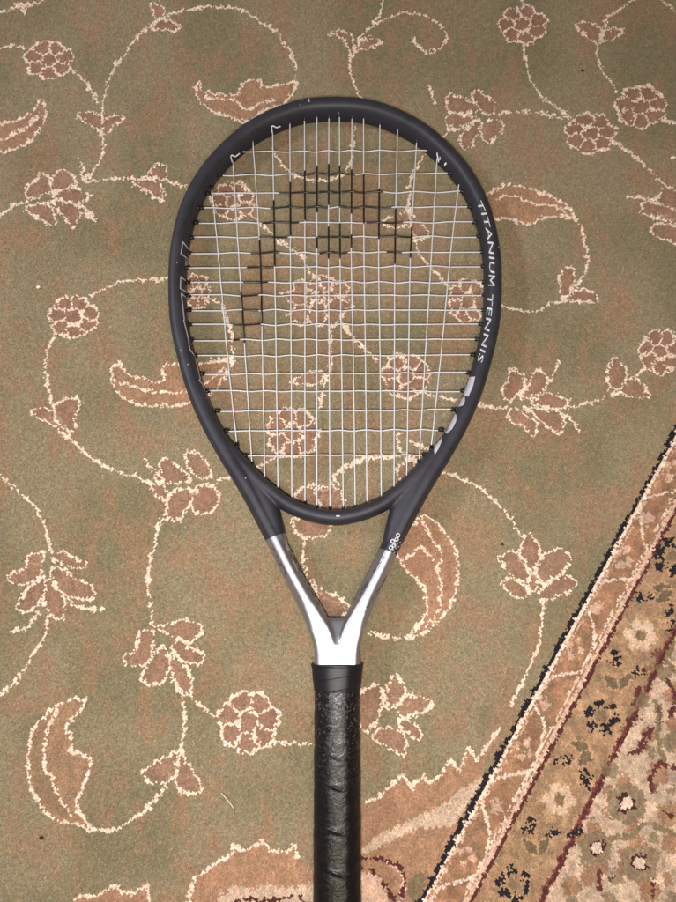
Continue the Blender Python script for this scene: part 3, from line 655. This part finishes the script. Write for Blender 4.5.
def gripmesh(name, ya, yb, fa_, fb_, disp, mat, ny, n=72):
    V_ = []; F_ = []
    for i in range(ny+1):
        t = i/ny; Y = ya+(yb-ya)*t; 
        for k in range(n):
            ph = 2*math.pi*k/n; a, b_ = fa_(Y), fb_(Y)
            oc = min(1.0/max(abs(math.cos(ph-m*math.pi/4)) for m in range(8)), 1.09)
            r = (rad_super(ph, a, b_, 2.2)*.66 + rad_facet(ph, a, b_, .46, .42)*.34) + disp(Y, ph)
            V_.append((CX+.0019 + r*math.cos(ph), Y, zc(Y)+.0006 + r*math.sin(ph)))
        if i:
            for k in range(n): a0 = (i-1)*n; F_.append((a0+k, a0+(k+1) % n, a0+n+(k+1) % n, a0+n+k))
    F_.append(tuple(range(n))[::-1]); F_.append(tuple(ny*n+k for k in range(n)))
    return part(name, V_, F_, mat)
gt, gb = onmid(335, 689).y, at(338, 902).y - .075
ctab = [(797,.0005),(840,.0005),(882,.0004)]
creases = [(at(338, y, .03).y, h, s) for y, h, s in [(789,.0007,.30),(833,.0007,.25),(875,.0007,.35),(758,.0003,.3)]]
def gd(Y, ph):
    s = ((Y - gt)/.026 + ph/(2*math.pi)*1.0) % 1.0
    d = .00028*(s if s < .93 else (1-s)/.07*.93) 
    d += .00012*math.sin(Y*310+ph*3)*math.sin(Y*190+ph*5)
    for yc, h, sl in creases:
        x = math.cos(ph)*.016; dy = Y - yc + sl*x
        if math.sin(ph) > 0: d += h*1.1*math.exp(-(dy/.0010)**2)*math.exp(-((x+.001)/.006)**2) - h*.25*math.exp(-((dy+.0026)/.0014)**2)*math.exp(-((x)/.007)**2)
    return d
gripmesh('grip', gt+.003, gb, lambda Y: .0160, lambda Y: .0142, gd, gripm, 330)
ct0, ct1 = onmid(335, 663.5).y, onmid(335, 692).y
def cd(Y, ph):
    t = (ct0-Y)/(ct0-ct1); q = (t*2.3 + .35*math.cos(ph)*1.0) % 1
    return .00025*q + .0007*math.exp(-((t-.04)/.05)**2)*.4 - .0006*(t > .93)
gripmesh('grip_collar', ct0, ct1, lambda Y: .0184 - .0022*np.clip((ct0-Y)/(ct0-ct1), 0, 1)**1.2, lambda Y: .0152 - .0006*np.clip((ct0-Y)/(ct0-ct1), 0, 1), cd, tapem, 60)

# ------------------------------------------------------------------ bits lying on the carpet
crumbm, nt, b = material('dark_crumb', lin((30,22,20)), .7); palem, nt, b = material('pale_fibre', lin((240,225,200)), .7)
def crumb(px, py, r, mat, label):
    p = at(px, py, .0006); bm = bmesh.new(); bmesh.ops.create_icosphere(bm, subdivisions=2, radius=r)
    for v in bm.verts: v.co *= random.uniform(.75, 1.2); v.co.z *= .6; v.co.x *= 1.5
    me = bpy.data.meshes.new('crumb'); bm.to_mesh(me); bm.free(); o = link('crumb', me, mat, None, (p.x, p.y, r*.5)); o['label'] = label; o['category'] = 'crumb'; return o
crumb(582.5, 70.5, .0012, crumbm, 'dark crumb on the carpet above the round flowers at upper right')
crumb(41.5, 838, .0011, crumbm, 'dark crumb on the carpet below the large curved leaf at lower left')
crumb(502.5, 544.5, .0008, crumbm, 'tiny dark crumb left of the flower near the border')
crumb(38.5, 287, .0013, palem, 'pale crumb left of the round flower at middle left')
crumb(673, 158, .0016, palem, 'pale crumb at the right edge beside the cropped flower')
P = resample(catmull([at(221.5, 793, .0009), at(226, 798, .0016), at(230, 803, .0013), at(234, 808.5, .0008)], 6), .0006)
V_ = []; F_ = []
for i, p in enumerate(P):
    t = P[min(len(P)-1, i+1)]-P[max(0, i-1)]; t /= np.linalg.norm(t); u = np.cross(t, [0,0,1]); u /= np.linalg.norm(u); w = np.cross(u, t)
    for k in range(5): a = 2*math.pi*k/5; V_.append(p + .00032*(math.cos(a)*u + math.sin(a)*w))
    if i:
        for k in range(5): F_.append(((i-1)*5+k, (i-1)*5+(k+1) % 5, i*5+(k+1) % 5, i*5+k))
th = link('loose_thread', mesh('loose_thread', V_, F_), palem); th['label'] = 'short pale loose thread on the green carpet left of the grip'; th['category'] = 'thread'
